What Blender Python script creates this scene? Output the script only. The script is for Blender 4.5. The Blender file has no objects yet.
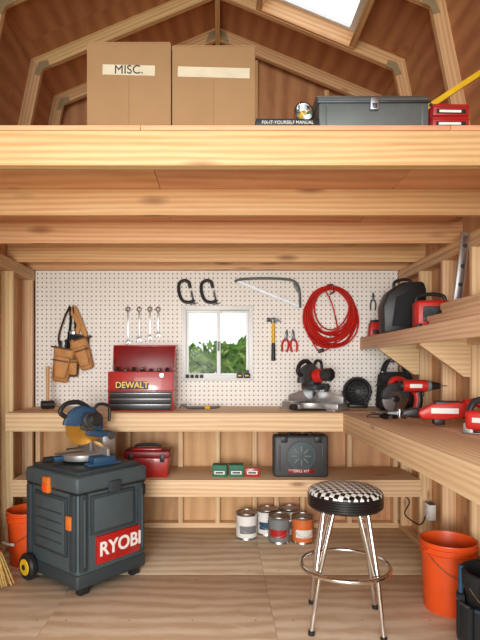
import bpy, bmesh, math, random
from mathutils import Vector, Matrix, Euler
random.seed(7)
sc = bpy.context.scene
R = math.radians

# ------------------------------------------------------------------ materials
def lin(c):
    out = []
    for v in c:
        v = v/255.0
        out.append(v/12.92 if v <= 0.04045 else ((v+0.055)/1.055)**2.4)
    return (out[0], out[1], out[2], 1)

def newmat(name):
    m = bpy.data.materials.new(name); m.use_nodes = True
    nt = m.node_tree
    return m, nt, nt.nodes["Principled BSDF"]

def pm(name, col, rough=.5, metal=0.0, var=.10, scale=14, bump=.05, coat=0):
    m, nt, b = newmat(name)
    N, L = nt.nodes, nt.links
    tc = N.new("ShaderNodeTexCoord"); no = N.new("ShaderNodeTexNoise")
    no.inputs["Scale"].default_value = scale; no.inputs["Detail"].default_value = 4
    L.new(tc.outputs["Object"], no.inputs["Vector"])
    mr = N.new("ShaderNodeMapRange")
    mr.inputs[1].default_value = .3; mr.inputs[2].default_value = .7
    mr.inputs[3].default_value = 1-var; mr.inputs[4].default_value = 1+var*.5
    L.new(no.outputs["Fac"], mr.inputs[0])
    hs = N.new("ShaderNodeHueSaturation"); hs.inputs["Color"].default_value = lin(col)
    L.new(mr.outputs[0], hs.inputs["Value"]); L.new(hs.outputs[0], b.inputs["Base Color"])
    b.inputs["Roughness"].default_value = rough; b.inputs["Metallic"].default_value = metal
    if coat: b.inputs["Coat Weight"].default_value = coat
    if bump:
        bp = N.new("ShaderNodeBump"); bp.inputs["Strength"].default_value = bump
        n2 = N.new("ShaderNodeTexNoise"); n2.inputs["Scale"].default_value = scale*12
        L.new(tc.outputs["Object"], n2.inputs["Vector"])
        L.new(n2.outputs["Fac"], bp.inputs["Height"]); L.new(bp.outputs[0], b.inputs["Normal"])
    return m

def wood(name, light, dark, knot=(136,84,50), uS=.9, vS=20, knots=True, rough=.6, tint=.10, vk=6.5, wav=.3, lo=.30, hi=.66, kd=.75, ks=1.0):
    m, nt, b = newmat(name)
    N, L = nt.nodes, nt.links
    uv = N.new("ShaderNodeUVMap"); uv.uv_map = "UVMap"
    rv = N.new("ShaderNodeUVMap"); rv.uv_map = "rnd"
    mp = N.new("ShaderNodeMapping"); mp.inputs["Scale"].default_value = (uS, vS, 1)
    L.new(uv.outputs[0], mp.inputs[0])
    n1 = N.new("ShaderNodeTexNoise"); n1.inputs["Scale"].default_value = 2.4; n1.inputs["Detail"].default_value = 7
    n1.inputs["Distortion"].default_value = .6; n1.inputs["Roughness"].default_value = .62
    L.new(mp.outputs[0], n1.inputs["Vector"])
    mp2 = N.new("ShaderNodeMapping"); mp2.inputs["Scale"].default_value = (uS*.8, vS*.5, 1)
    L.new(uv.outputs[0], mp2.inputs[0])
    w = N.new("ShaderNodeTexWave"); w.bands_direction = 'Y'; w.wave_profile='SIN'; w.inputs["Scale"].default_value = 1.1
    w.inputs["Distortion"].default_value = 7; w.inputs["Detail"].default_value = 2; w.inputs["Detail Scale"].default_value = .6
    L.new(mp2.outputs[0], w.inputs["Vector"])
    mx = N.new("ShaderNodeMix"); mx.data_type = 'FLOAT'; mx.inputs[0].default_value = wav
    L.new(n1.outputs["Fac"], mx.inputs[2]); L.new(w.outputs["Fac"], mx.inputs[3])
    cr = N.new("ShaderNodeValToRGB")
    cr.color_ramp.elements[0].position = lo; cr.color_ramp.elements[0].color = lin(dark)
    cr.color_ramp.elements[1].position = hi; cr.color_ramp.elements[1].color = lin(light)
    L.new(mx.outputs[0], cr.inputs[0])
    last = cr.outputs[0]
    if knots:
        mp3 = N.new("ShaderNodeMapping"); mp3.inputs["Scale"].default_value = (2.0, vk, 1)
        L.new(uv.outputs[0], mp3.inputs[0])
        vo = N.new("ShaderNodeTexVoronoi"); vo.inputs["Scale"].default_value = 1
        L.new(mp3.outputs[0], vo.inputs["Vector"])
        kr = N.new("ShaderNodeMapRange"); kr.inputs[1].default_value = .03*ks; kr.inputs[2].default_value = .11*ks
        kr.inputs[3].default_value = kd; kr.inputs[4].default_value = 0
        L.new(vo.outputs["Distance"], kr.inputs[0])
        mc = N.new("ShaderNodeMix"); mc.data_type = 'RGBA'
        L.new(kr.outputs[0], mc.inputs[0]); L.new(last, mc.inputs[6]); mc.inputs[7].default_value = lin(knot)
        last = mc.outputs[2]
    sp = N.new("ShaderNodeSeparateXYZ"); L.new(rv.outputs[0], sp.inputs[0])
    mr = N.new("ShaderNodeMapRange"); mr.inputs[3].default_value = 1-tint; mr.inputs[4].default_value = 1+tint*.5
    L.new(sp.outputs[0], mr.inputs[0])
    mh = N.new("ShaderNodeMapRange"); mh.inputs[3].default_value = .490; mh.inputs[4].default_value = .508
    L.new(sp.outputs[1], mh.inputs[0])
    hs = N.new("ShaderNodeHueSaturation"); L.new(last, hs.inputs["Color"])
    L.new(mr.outputs[0], hs.inputs["Value"]); L.new(mh.outputs[0], hs.inputs["Hue"])
    L.new(hs.outputs[0], b.inputs["Base Color"])
    b.inputs["Roughness"].default_value = rough
    bp = N.new("ShaderNodeBump"); bp.inputs["Strength"].default_value = .06
    L.new(n1.outputs["Fac"], bp.inputs["Height"]); L.new(bp.outputs[0], b.inputs["Normal"])
    return m

W_BEAM = wood("pine_beam", (226,186,136), (206,154,100), ks=2.0)
W_JOIST = wood("fir_joist", (236,192,144), (218,160,110), ks=2.0)
W_STUD = wood("pine_stud", (234,204,160), (216,178,130))
W_BENCH = wood("pine_bench", (236,204,166), (218,174,132), ks=1.5)
W_PLYF = wood("plywood_floor", (232,212,184), (208,180,146), knot=(170,132,94), uS=1.5, vS=5, tint=.05, vk=2.2, wav=.25, kd=.5, lo=.36, hi=.62)
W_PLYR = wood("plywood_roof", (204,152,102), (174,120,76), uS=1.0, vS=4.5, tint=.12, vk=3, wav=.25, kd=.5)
W_PLYL = wood("plywood_loft", (234,182,138), (214,152,108), uS=.9, vS=5, tint=.06, vk=3, wav=.2, kd=.5)
W_PLYW = wood("plywood_wall", (218,174,126), (194,146,100), uS=.9, vS=5, tint=.06, vk=3, wav=.2, kd=.5)
W_RAFT = wood("rafter_wood", (230,194,142), (206,162,112))
W_HANDLE = wood("ash_handle", (206,160,100), (175,125,75), knots=False, vS=60)

M_BLACK = pm("black_plastic", (30,30,32), .45)
M_DGREY = pm("dark_grey_plastic", (62,64,66), .5)
M_GREY = pm("grey_plastic", (120,122,122), .5)
M_SLATE = pm("slate_plastic", (68,82,86), .55, bump=.1)
M_SLATE2 = pm("slate_dark_plastic", (48,58,62), .55)
M_RED = pm("red_paint", (174,28,26), .35, coat=.3)
M_REDP = pm("red_plastic", (200,38,30), .4)
M_REDD = pm("dark_red_paint", (130,22,24), .4)
M_ORANGE = pm("orange_plastic", (228,84,28), .42)
M_ORDARK = pm("orange_latch", (216,116,40), .45)
M_YEL = pm("yellow_plastic", (232,186,34), .45)
M_BLUE = pm("blue_paint", (34,70,100), .45)
M_GREEN = pm("green_card", (40,112,84), .6)
M_CHROME = pm("chrome", (225,225,225), .12, 1.0, var=.02, bump=0)
M_STEEL = pm("steel", (185,187,190), .32, 1.0)
M_DSTEEL = pm("dark_steel", (92,94,98), .38, .9)
M_ALU = pm("cast_aluminium", (190,192,192), .4, .8)
M_GOLD = pm("gold_blade", (205,150,60), .35, .7)
M_CARD = pm("cardboard", (158,122,84), .85, var=.08, scale=5, bump=.1)
M_CARD2 = pm("cardboard_edge", (136,100,64), .85)
M_TAPE = pm("masking_tape", (206,192,166), .7)
M_LEATH = pm("tan_leather", (196,138,78), .6, var=.25, bump=.2)
M_LEATHD = pm("brown_leather", (100,64,38), .6, var=.2, bump=.2)
M_WHITE = pm("white_vinyl", (232,234,234), .4, var=.02)
M_PAPER = pm("white_label", (232,230,224), .6, var=.05)
M_GREYT = pm("grey_steel_paint", (104,108,106), .45, .3)
M_GUSSET = pm("gusset_plate", (172,154,118), .5, .35)
M_VINYL = pm("black_vinyl", (22,22,24), .3, coat=.3)
M_CANVAS = pm("black_canvas", (28,30,34), .85, bump=.3)
M_LABELO = pm("orange_label", (214,110,50), .55)
M_BRIST = pm("broom_corn", (196,160,92), .8, var=.3, scale=60)
M_LEAFA = pm("leaf_green", (84,126,46), .9, var=.35)
M_LEAFB = pm("leaf_light", (134,166,78), .9, var=.3)
M_GRASS = pm("grass", (84,112,54), .9, var=.3, scale=3)
M_CLEAR = pm("lens_glass", (60,64,66), .1, .2, bump=0)
for m in (M_LEAFA,M_LEAFB,M_GRASS): m.node_tree.nodes["Principled BSDF"].inputs["Specular IOR Level"].default_value=.1

def checker_mat():
    m, nt, b = newmat("houndstooth_vinyl"); N, L = nt.nodes, nt.links
    tc = N.new("ShaderNodeTexCoord"); ck = N.new("ShaderNodeTexChecker"); ck.inputs["Scale"].default_value = 42
    mp = N.new("ShaderNodeMapping"); mp.inputs["Rotation"].default_value = (0,0,R(38))
    L.new(tc.outputs["Object"], mp.inputs[0])
    sp = N.new("ShaderNodeSeparateXYZ"); L.new(mp.outputs[0], sp.inputs[0])
    cb = N.new("ShaderNodeCombineXYZ"); L.new(sp.outputs[0], cb.inputs[0]); L.new(sp.outputs[1], cb.inputs[1]); cb.inputs[2].default_value = .01
    L.new(cb.outputs[0], ck.inputs["Vector"])
    ck.inputs["Color1"].default_value = lin((18,18,20)); ck.inputs["Color2"].default_value = lin((222,220,216))
    L.new(ck.outputs["Color"], b.inputs["Base Color"]); b.inputs["Roughness"].default_value = .3
    return m
M_CHECK = checker_mat()

def peg_mat():
    m, nt, b = newmat("pegboard_white"); N, L = nt.nodes, nt.links
    tc = N.new("ShaderNodeTexCoord"); sp = N.new("ShaderNodeSeparateXYZ"); L.new(tc.outputs["Object"], sp.inputs[0])
    P = .0381
    def cell(o):
        d = N.new("ShaderNodeMath"); d.operation='DIVIDE'; L.new(o, d.inputs[0]); d.inputs[1].default_value = P
        f = N.new("ShaderNodeMath"); f.operation='FLOORED_MODULO'; L.new(d.outputs[0], f.inputs[0]); f.inputs[1].default_value = 1
        s = N.new("ShaderNodeMath"); s.operation='SUBTRACT'; L.new(f.outputs[0], s.inputs[0]); s.inputs[1].default_value=.5
        q = N.new("ShaderNodeMath"); q.operation='POWER'; L.new(s.outputs[0], q.inputs[0]); q.inputs[1].default_value=2
        return q.outputs[0]
    a = N.new("ShaderNodeMath"); a.operation='ADD'; L.new(cell(sp.outputs[0]), a.inputs[0]); L.new(cell(sp.outputs[2]), a.inputs[1])
    r = N.new("ShaderNodeMath"); r.operation='SQRT'; L.new(a.outputs[0], r.inputs[0])
    mr = N.new("ShaderNodeMapRange"); mr.inputs[1].default_value=.14; mr.inputs[2].default_value=.20
    L.new(r.outputs[0], mr.inputs[0])
    mc = N.new("ShaderNodeMix"); mc.data_type='RGBA'; L.new(mr.outputs[0], mc.inputs[0])
    mc.inputs[6].default_value = lin((124,104,84)); mc.inputs[7].default_value = lin((238,234,228))
    L.new(mc.outputs[2], b.inputs["Base Color"]); b.inputs["Roughness"].default_value=.5
    return m
M_PEG = peg_mat()

def glass_mat(name, tint, refl):
    m, nt, b = newmat(name); N, L = nt.nodes, nt.links
    tr = N.new("ShaderNodeBsdfTransparent"); tr.inputs[0].default_value = tint
    gl = N.new("ShaderNodeBsdfGlossy"); gl.inputs["Roughness"].default_value = .03
    mx = N.new("ShaderNodeMixShader"); mx.inputs[0].default_value = refl
    L.new(tr.outputs[0], mx.inputs[1]); L.new(gl.outputs[0], mx.inputs[2])
    L.new(mx.outputs[0], N["Material Output"].inputs[0])
    return m
M_GLASS = glass_mat("window_glass", (1,1,1,1), .002)

# ------------------------------------------------------------------ builder
def smooth(pts, n=6, closed=False):
    P = [Vector(p) for p in pts]; out = []
    c = len(P); rng = c if closed else c-1
    for i in range(rng):
        if closed: a,b,d,e = P[(i-1)%c],P[i],P[(i+1)%c],P[(i+2)%c]
        else: a,b,d,e = P[max(i-1,0)],P[i],P[i+1],P[min(i+2,c-1)]
        for k in range(n):
            t = k/n
            out.append(.5*((2*b)+(-a+d)*t+(2*a-5*b+4*d-e)*t*t+(-a+3*b-3*d+e)*t**3))
    if not closed: out.append(P[-1])
    return out

class B:
    def __init__(s, name):
        s.name=name; s.v=[]; s.f=[]; s.m=[]; s.uv=[]; s.rn=[]; s.mats=[]
        s.T = Matrix.Identity(4)
    def mi(s, mat):
        if mat not in s.mats: s.mats.append(mat)
        return s.mats.index(mat)
    def add(s, verts, faces, mat, d=None, T=None):
        M = s.T @ (T if T is not None else Matrix.Identity(4))
        verts = [Vector(p) for p in verts]
        base = len(s.v); mi = s.mi(mat)
        if d is None:
            ext = [max(p[k] for p in verts)-min(p[k] for p in verts) for k in range(3)]
            k = ext.index(max(ext)); d = Vector((0,0,0)); d[k]=1
        d = Vector(d).normalized()
        ou, ov = random.random()*60, random.random()*60
        r1, r2 = random.random(), random.random()
        for p in verts: s.v.append(M @ p)
        for f in faces:
            n = Vector((0,0,0))
            for i in range(len(f)):
                a,b = verts[f[i]], verts[f[(i+1)%len(f)]]
                n += Vector(((a.y-b.y)*(a.z+b.z),(a.z-b.z)*(a.x+b.x),(a.x-b.x)*(a.y+b.y)))
            if n.length>0: n.normalize()
            else: n = Vector((0,0,1))
            if abs(n.dot(d))>.9:
                u = Vector((0,0,1)) if abs(n.z)<.8 else Vector((1,0,0))
                u = (u-n*u.dot(n)).normalized()
            else: u = (d-n*d.dot(n)).normalized()
            w = n.cross(u)
            s.f.append([base+i for i in f]); s.m.append(mi)
            s.uv.append([(verts[i].dot(u)+ou, verts[i].dot(w)+ov) for i in f]); s.rn.append((r1,r2))
    def bm(s, bm, mat, T=None, d=None):
        bm.verts.index_update()
        s.add([v.co.copy() for v in bm.verts], [[v.index for v in f.verts] for f in bm.faces], mat, d, T)
        bm.free()
    def box(s, c, size, mat, bev=0, rot=None, seg=2, taper=None, d=None):
        bm = bmesh.new(); bmesh.ops.create_cube(bm, size=1)
        for v in bm.verts:
            v.co = Vector((v.co.x*size[0], v.co.y*size[1], v.co.z*size[2]))
            if taper and v.co.z<0: v.co.x*=taper[0]; v.co.y*=taper[1]
            if taper and len(taper)>2 and v.co.z>0: v.co.x*=taper[2]; v.co.y*=taper[3]
        if bev: bmesh.ops.bevel(bm, geom=list(bm.edges), offset=bev, segments=seg, profile=.5, affect='EDGES', clamp_overlap=True)
        T = Matrix.Translation(c)
        if rot: T = T @ Euler([R(a) for a in rot]).to_matrix().to_4x4()
        s.bm(bm, mat, T, d)
    def bb(s, x0,x1,y0,y1,z0,z1, mat, bev=0, d=None):
        s.box(((x0+x1)/2,(y0+y1)/2,(z0+z1)/2),(x1-x0,y1-y0,z1-z0),mat,bev,d=d)
    def prism(s, poly, y0, y1, mat, T=None, bev=0, d=None):
        """poly in local xz, extruded along y"""
        bm = bmesh.new()
        a = [bm.verts.new((p[0],y0,p[1])) for p in poly]
        b = [bm.verts.new((p[0],y1,p[1])) for p in poly]
        n=len(poly)
        bm.faces.new(a); bm.faces.new(b[::-1])
        for i in range(n): bm.faces.new((a[(i+1)%n],a[i],b[i],b[(i+1)%n]))
        bmesh.ops.recalc_face_normals(bm, faces=bm.faces)
        if bev: bmesh.ops.bevel(bm, geom=list(bm.edges), offset=bev, segments=2, profile=.5, affect='EDGES', clamp_overlap=True)
        s.bm(bm, mat, T, d)
    def cyl(s, p0, p1, r0, mat, r1=None, seg=24, bev=0):
        r1 = r0 if r1 is None else r1
        p0,p1 = Vector(p0),Vector(p1); ax=p1-p0; h=ax.length
        q = Vector((0,0,1)).rotation_difference(ax.normalized()).to_matrix().to_4x4()
        T = Matrix.Translation(p0)@q
        b_=min(bev,h*.45)
        prof = [(0.0005,0),(r0-b_,0),(r0,b_),(r1,h-b_),(r1-b_,h),(0.0005,h)] if b_ else [(0.0005,0),(r0,0),(r1,h),(.0005,h)]
        s.lathe(prof, mat, T, seg)
    def lathe(s, prof, mat, T=None, seg=28, a0=0, a1=360):
        full = abs(a1-a0)>=360
        n = seg if full else seg+1
        V=[];F=[]
        for (r,z) in prof:
            for k in range(n):
                a=R(a0+(a1-a0)*k/seg); V.append((r*math.cos(a),r*math.sin(a),z))
        for j in range(len(prof)-1):
            for k in range(seg):
                k2=(k+1)%n if full else k+1
                F.append((j*n+k,j*n+k2,(j+1)*n+k2,(j+1)*n+k))
        s.add(V,F,mat,(0,0,1),T)
    def tube(s, pts, r, mat, closed=False, seg=8, T=None, flat=None):
        P=[Vector(p) for p in pts]; n=len(P); V=[];F=[]
        def tan(i):
            if closed: return (P[(i+1)%n]-P[(i-1)%n]).normalized()
            return (P[min(i+1,n-1)]-P[max(i-1,0)]).normalized()
        t0=tan(0); up=Vector((0,0,1)) if abs(t0.z)<.9 else Vector((0,1,0))
        nrm=(up-t0*up.dot(t0)).normalized()
        for i in range(n):
            t=tan(i); nrm=(nrm-t*nrm.dot(t))
            nrm = nrm.normalized() if nrm.length>1e-6 else t.orthogonal().normalized()
            bn=t.cross(nrm); rr = r[i] if isinstance(r,(list,tuple)) else r
            for k in range(seg):
                a=2*math.pi*k/seg
                o = nrm*math.cos(a)*rr+bn*math.sin(a)*rr*(flat if flat else 1)
                V.append(P[i]+o)
        for i in range(n if closed else n-1):
            j=(i+1)%n
            for k in range(seg):
                F.append((i*seg+k,i*seg+(k+1)%seg,j*seg+(k+1)%seg,j*seg+k))
        if not closed:
            F.append(tuple(range(seg))[::-1]); F.append(tuple(range((n-1)*seg,n*seg)))
        s.add(V,F,mat,None,T)
    def ball(s, c, rad, mat, seg=20, T=None):
        bm=bmesh.new(); bmesh.ops.create_uvsphere(bm,u_segments=seg,v_segments=seg//2,radius=1)
        for v in bm.verts: v.co=Vector((v.co.x*rad[0],v.co.y*rad[1],v.co.z*rad[2]))
        M=Matrix.Translation(c)
        s.bm(bm,mat,(T@M) if T else M)
    def text(s, txt, size, mat, c, rot=(90,0,0), ext=.0008, sx=1.0, bold=0):
        cu=bpy.data.curves.new("t",'FONT'); cu.body=txt; cu.size=size; cu.align_x='CENTER'; cu.align_y='CENTER'
        cu.extrude=ext; cu.offset=bold
        o=bpy.data.objects.new("t",cu); sc.collection.objects.link(o)
        bpy.context.view_layer.update()
        me=bpy.data.meshes.new_from_object(o.evaluated_get(bpy.context.evaluated_depsgraph_get()))
        T=Matrix.Translation(c)@Euler([R(a) for a in rot]).to_matrix().to_4x4()@Matrix.Diagonal((sx,1,1,1))
        s.add([v.co.copy() for v in me.vertices],[list(p.vertices) for p in me.polygons],mat,None,T)
        bpy.data.objects.remove(o); bpy.data.meshes.remove(me)
    def done(s, loc=(0,0,0), rz=0, rot=None, ang=32):
        me=bpy.data.meshes.new(s.name)
        me.from_pydata([tuple(p) for p in s.v],[],s.f)
        for m in s.mats: me.materials.append(m)
        me.polygons.foreach_set("material_index", s.m)
        u=me.uv_layers.new(name="UVMap"); r=me.uv_layers.new(name="rnd")
        for p,uvs,rn in zip(me.polygons,s.uv,s.rn):
            for k,li in enumerate(p.loop_indices):
                u.data[li].uv=uvs[k]; r.data[li].uv=rn
        me.polygons.foreach_set("use_smooth",[True]*len(me.polygons))
        me.set_sharp_from_angle(angle=R(ang)); me.update()
        o=bpy.data.objects.new(s.name,me); sc.collection.objects.link(o)
        o.location=loc; o.rotation_euler=Euler([R(a) for a in rot]) if rot else Euler((0,0,R(rz)))
        return o

RX = lambda a: Matrix.Rotation(R(a),4,'X')
RY = lambda a: Matrix.Rotation(R(a),4,'Y')
RZ = lambda a: Matrix.Rotation(R(a),4,'Z')
TR = lambda x,y,z: Matrix.Translation((x,y,z))

# ------------------------------------------------------------------ room constants
XL, XR, YB = -1.565, 1.51, 4.40
Y0 = 0.3
LOFT = 2.18
# floor ---------------------------------------------------------------
b=B("floor")
xs=[XL-.1,-.93,.29,XR+.1]; ys=[Y0,2.2,3.42,4.51]
for i in range(3):
    for j in range(3):
        b.bb(xs[i]+.0008,xs[i+1]-.0008,ys[j]+.0008,ys[j+1]-.0008,-.02,0,W_PLYF,.0006,d=(1,0,0))
        for fx in (.08,.36,.64,.92):
            for fy in (.06,.5,.94):
                b.cyl((xs[i]+(xs[i+1]-xs[i])*fx,ys[j]+(ys[j+1]-ys[j])*fy,-.001),(xs[i]+(xs[i+1]-xs[i])*fx,ys[j]+(ys[j+1]-ys[j])*fy,.0006),.004,M_DSTEEL,seg=10)
b.bb(XL-.1,XR+.1,Y0,4.51,-.1,-.021,M_LEATHD)
b.done()

# back wall ------------------------------------------------------------
WX0,WX1,WZ0,WZ1=-.313,.271,1.262,1.871
b=B("wall_back")
yw0,yw1=4.407,4.496
for x in (-1.545,-1.17,-.78,-.335,.293,.70,1.10,1.49):
    b.bb(x-.019,x+.019,yw0,yw1,.04,LOFT,W_STUD,.002)
b.bb(-.04,-.002,yw0,yw1,.04,WZ0-.04,W_STUD,.002)
b.bb(.46,.498,yw0,yw1,.04,WZ0-.2,W_STUD,.002)
b.bb(XL-.09,XR+.09,yw0-.003,yw1,0,.04,W_STUD,.002)
b.bb(WX0,WX1,yw0,yw1,WZ0-.04,WZ0-.002,W_STUD); b.bb(WX0,WX1,yw0,yw1,WZ1+.002,WZ1+.04,W_STUD)
yp0,yp1=4.497,4.51
b.bb(XL-.1,WX0,yp0,yp1,-.02,2.36,W_PLYW,d=(0,0,1)); b.bb(WX1,XR+.1,yp0,yp1,-.02,2.36,W_PLYW,d=(0,0,1))
b.bb(WX0,WX1,yp0,yp1,-.02,WZ0,W_PLYW,d=(0,0,1)); b.bb(WX0,WX1,yp0,yp1,WZ1,2.36,W_PLYW,d=(0,0,1))
Pi=[(-1.56,2.34),(-1.31,3.56),(-.02,4.10),(1.28,3.56),(1.53,2.34)]
Po=[(-1.655,2.34),(-1.39,3.63),(-.02,4.205),(1.36,3.63),(1.622,2.34)]
b.prism([Po[0],Po[1],Po[2],Po[3],Po[4]],4.47,4.485,W_PLYR,d=(0,0,1))
for x in (-.9,-.3,.3,.9):
    zt=4.08-abs(x)*.42
    b.bb(x-.019,x+.019,4.39,4.468,2.345,zt,W_RAFT,.002)
b.done()

def sidewall(name,xin,sgn):
    b=B(name); xo=xin+sgn*.089
    x0,x1=min(xin,xo),max(xin,xo)
    y=4.37
    while y>Y0:
        b.bb(x0,x1,y-.038,y,.04,2.09,W_STUD,.002); y-=.405
    b.bb(x0,x1,Y0,4.40,0,.04,W_STUD,.002)
    b.bb(x0,x1,Y0,4.40,2.09,2.134,W_STUD,.002); b.bb(x0,x1,Y0,4.40,2.136,2.178,W_STUD,.002)
    p0,p1=(xo,xo+sgn*.012)
    for ya,yb in ((Y0,1.9),(1.903,3.12),(3.123,4.51)):
        b.bb(min(p0,p1),max(p0,p1),ya,yb,-.02,2.345,W_PLYW,d=(0,0,1))
    b.done()
sidewall("wall_left",XL,-1); sidewall("wall_right",XR,1)

# roof ------------------------------------------------------------------
b=B("ceiling")
for yt in (4.34,3.82,3.15,2.54,1.93,1.32,.71,.32):
    for i in range(4):
        a,c=Pi[i],Pi[i+1]; ao,co=Po[i],Po[i+1]
        d=(c[0]-a[0],0,c[1]-a[1])
        b.prism([a,c,co,ao],yt,yt+.038,W_RAFT,d=d)
    for i,sg in ((1,1),(3,-1)):
        k=Pi[i]
        g=[(-.012,-.055),(.012,-.006),(.062,.014),(.045,.062),(-.02,.042),(-.055,-.045)]
        b.prism([(k[0]+sg*p[0],k[1]+p[1]) for p in g],yt-.003,yt,M_GUSSET)
    k=Pi[2]; b.prism([(k[0]-.10,k[1]-.035),(k[0],k[1]+.005),(k[0]+.10,k[1]-.035),(k[0]+.07,k[1]+.05),(k[0],k[1]+.08),(k[0]-.07,k[1]+.05)],yt-.003,yt,M_GUSSET)
def lerp(a,c,t): return (a[0]+(c[0]-a[0])*t,a[1]+(c[1]-a[1])*t)
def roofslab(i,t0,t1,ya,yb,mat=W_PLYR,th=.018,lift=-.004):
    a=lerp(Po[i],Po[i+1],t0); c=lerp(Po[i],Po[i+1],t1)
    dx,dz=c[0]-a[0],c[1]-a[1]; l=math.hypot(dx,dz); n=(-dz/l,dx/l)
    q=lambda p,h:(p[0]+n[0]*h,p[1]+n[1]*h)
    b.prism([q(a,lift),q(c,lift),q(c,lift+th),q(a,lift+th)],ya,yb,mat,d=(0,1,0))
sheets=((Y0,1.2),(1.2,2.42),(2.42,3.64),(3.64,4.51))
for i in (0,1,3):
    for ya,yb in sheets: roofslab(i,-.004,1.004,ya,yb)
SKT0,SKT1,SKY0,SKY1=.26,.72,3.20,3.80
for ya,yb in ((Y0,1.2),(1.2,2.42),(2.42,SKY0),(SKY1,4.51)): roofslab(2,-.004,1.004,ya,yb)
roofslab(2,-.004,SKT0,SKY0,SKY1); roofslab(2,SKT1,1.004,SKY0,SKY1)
b.bb(-.038,-.002,Y0,4.46,4.09,4.185,W_RAFT)
b.done()
# skylight
b=B("window_2")
def sq(t,h):
    a,c=Po[2],Po[3]; dx,dz=c[0]-a[0],c[1]-a[1]; l=math.hypot(dx,dz)
    p=lerp(a,c,t); return (p[0]-dz/l*h,p[1]+dx/l*h)
for t0,t1 in ((SKT0-.03,SKT0),(SKT1,SKT1+.03)):
    b.prism([sq(t0,-.09),sq(t1,-.09),sq(t1,.05),sq(t0,.05)],SKY0-.01,SKY1+.01,W_BEAM,d=(0,1,0))
for y in (SKY0-.02,SKY1-.002):
    b.prism([sq(SKT0-.03,-.092),sq(SKT1+.03,-.092),sq(SKT1+.03,.05),sq(SKT0-.03,.05)],y,y+.022,W_BEAM,d=(1,0,-.4))
b.prism([sq(SKT0,.045),sq(SKT1,.045),sq(SKT1,.05),sq(SKT0,.05)],SKY0,SKY1,M_GLASS)
b.prism([sq(SKT0,.02),sq(SKT1,.02),sq(SKT1,.044),sq(SKT0,.044)],SKY1-.03,SKY1-.003,M_WHITE)
b.prism([sq(SKT0,.02),sq(SKT0+.03,.02),sq(SKT0+.03,.044),sq(SKT0,.044)],SKY0+.02,SKY1-.03,M_WHITE)
b.prism([sq(SKT1-.03,.02),sq(SKT1,.02),sq(SKT1,.044),sq(SKT1-.03,.044)],SKY0+.02,SKY1-.03,M_WHITE)
b.done()

# loft -------------------------------------------------------------------
b=B("loft_platform")
b.bb(XL-.085,XR+.085,2.10,2.138,2.18,2.318,W_BEAM,.003)
for y in (2.77,3.41,4.03): b.bb(XL-.085,XR+.085,y,y+.038,2.18,2.318,W_JOIST,.003)
b.bb(XL-.085,XR+.085,4.355,4.393,2.18,2.318,W_JOIST,.003)
for x0,x1 in ((XL+.01,-.32),(-.317,.92),(.923,XR-.01)):
    b.bb(x0,x1,2.078,4.385,2.3195,2.338,W_PLYL,.001,d=(1,0,0))
b.bb(XL-.08,XR+.08,2.082,2.0985,2.18,2.3185,W_BEAM,.002)
b.done()

# pegboard --------------------------------------------------------------
b=B("pegboard")
ya,yb=4.400,4.406
zt=2.178
b.bb(-1.56,WX0,ya,yb,1.031,zt,M_PEG); b.bb(WX1,1.505,ya,yb,1.031,zt,M_PEG)
b.bb(WX0,WX1,ya,yb,1.031,WZ0,M_PEG); b.bb(WX0,WX1,ya,yb,WZ1,zt,M_PEG)
b.done()

# window ----------------------------------------------------------------
b=B("window_1")
def frame(x0,x1,z0,z1,w,y0,y1,mat=M_WHITE):
    b.bb(x0,x0+w,y0,y1,z0,z1,mat,.003); b.bb(x1-w,x1,y0,y1,z0,z1,mat,.003)
    b.bb(x0+w,x1-w,y0,y1,z0,z0+w,mat,.003); b.bb(x0+w,x1-w,y0,y1,z1-w,z1,mat,.003)
frame(WX0+.001,WX1-.001,WZ0+.001,WZ1-.001,.024,4.392,4.515)
frame(WX0-.012,WX1+.012,WZ0-.012,WZ1+.012,.022,4.388,4.399)
xm=(WX0+WX1)/2+.01
frame(WX0+.024,xm+.016,WZ0+.024,WZ1-.024,.022,4.44,4.465)
frame(xm-.016,WX1-.024,WZ0+.024,WZ1-.024,.022,4.475,4.50)
b.bb(WX0+.045,xm,4.451,4.454,WZ0+.045,WZ1-.045,M_GLASS); b.bb(xm,WX1-.045,4.486,4.489,WZ0+.045,WZ1-.045,M_GLASS)
b.bb(xm-.01,xm+.008,4.428,4.44,1.50,1.58,M_GREY,.003)
b.bb(WX0-.01,WX1+.01,4.345,4.392,WZ0-.008,WZ0+.008,M_WHITE,.004)
b.done()

# bench -----------------------------------------------------------------
BZ=1.03
b=B("workbench")
b.bb(XL+.002,XR-.002,3.80,4.10,BZ-.022,BZ,W_BENCH,.002); b.bb(XL+.002,XR-.002,4.103,4.398,BZ-.022,BZ,W_BENCH,.002)
b.bb(.913,1.21,1.2,3.797,BZ-.022,BZ,W_BENCH,.002); b.bb(1.213,XR-.002,1.2,3.797,BZ-.022,BZ,W_BENCH,.002)
b.bb(XL+.002,.913,3.782,3.820,BZ-.135,BZ-.001,W_BENCH,.003)
b.bb(.895,.933,1.2,3.82,BZ-.135,BZ-.001,W_BENCH,.003)
b.bb(XL+.01,XR-.01,4.36,4.398,BZ-.12,BZ-.023,W_STUD); b.bb(XR-.04,XR-.002,1.2,4.35,BZ-.12,BZ-.023,W_STUD)
for x in (-1.1,-.5,.1,.6): b.bb(x,x+.038,3.821,4.359,BZ-.11,BZ-.023,W_STUD)
for y in (1.6,2.3,3.0,3.6): b.bb(.934,XR-.041,y,y+.038,BZ-.11,BZ-.023,W_STUD)
b.done()
b=B("storage_shelf")
b.bb(XL+.002,XR-.002,3.93,4.398,.498,.519,W_BENCH,.002); b.bb(XL+.002,XR-.002,3.892,3.93,.392,.52,W_BENCH,.003)
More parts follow.
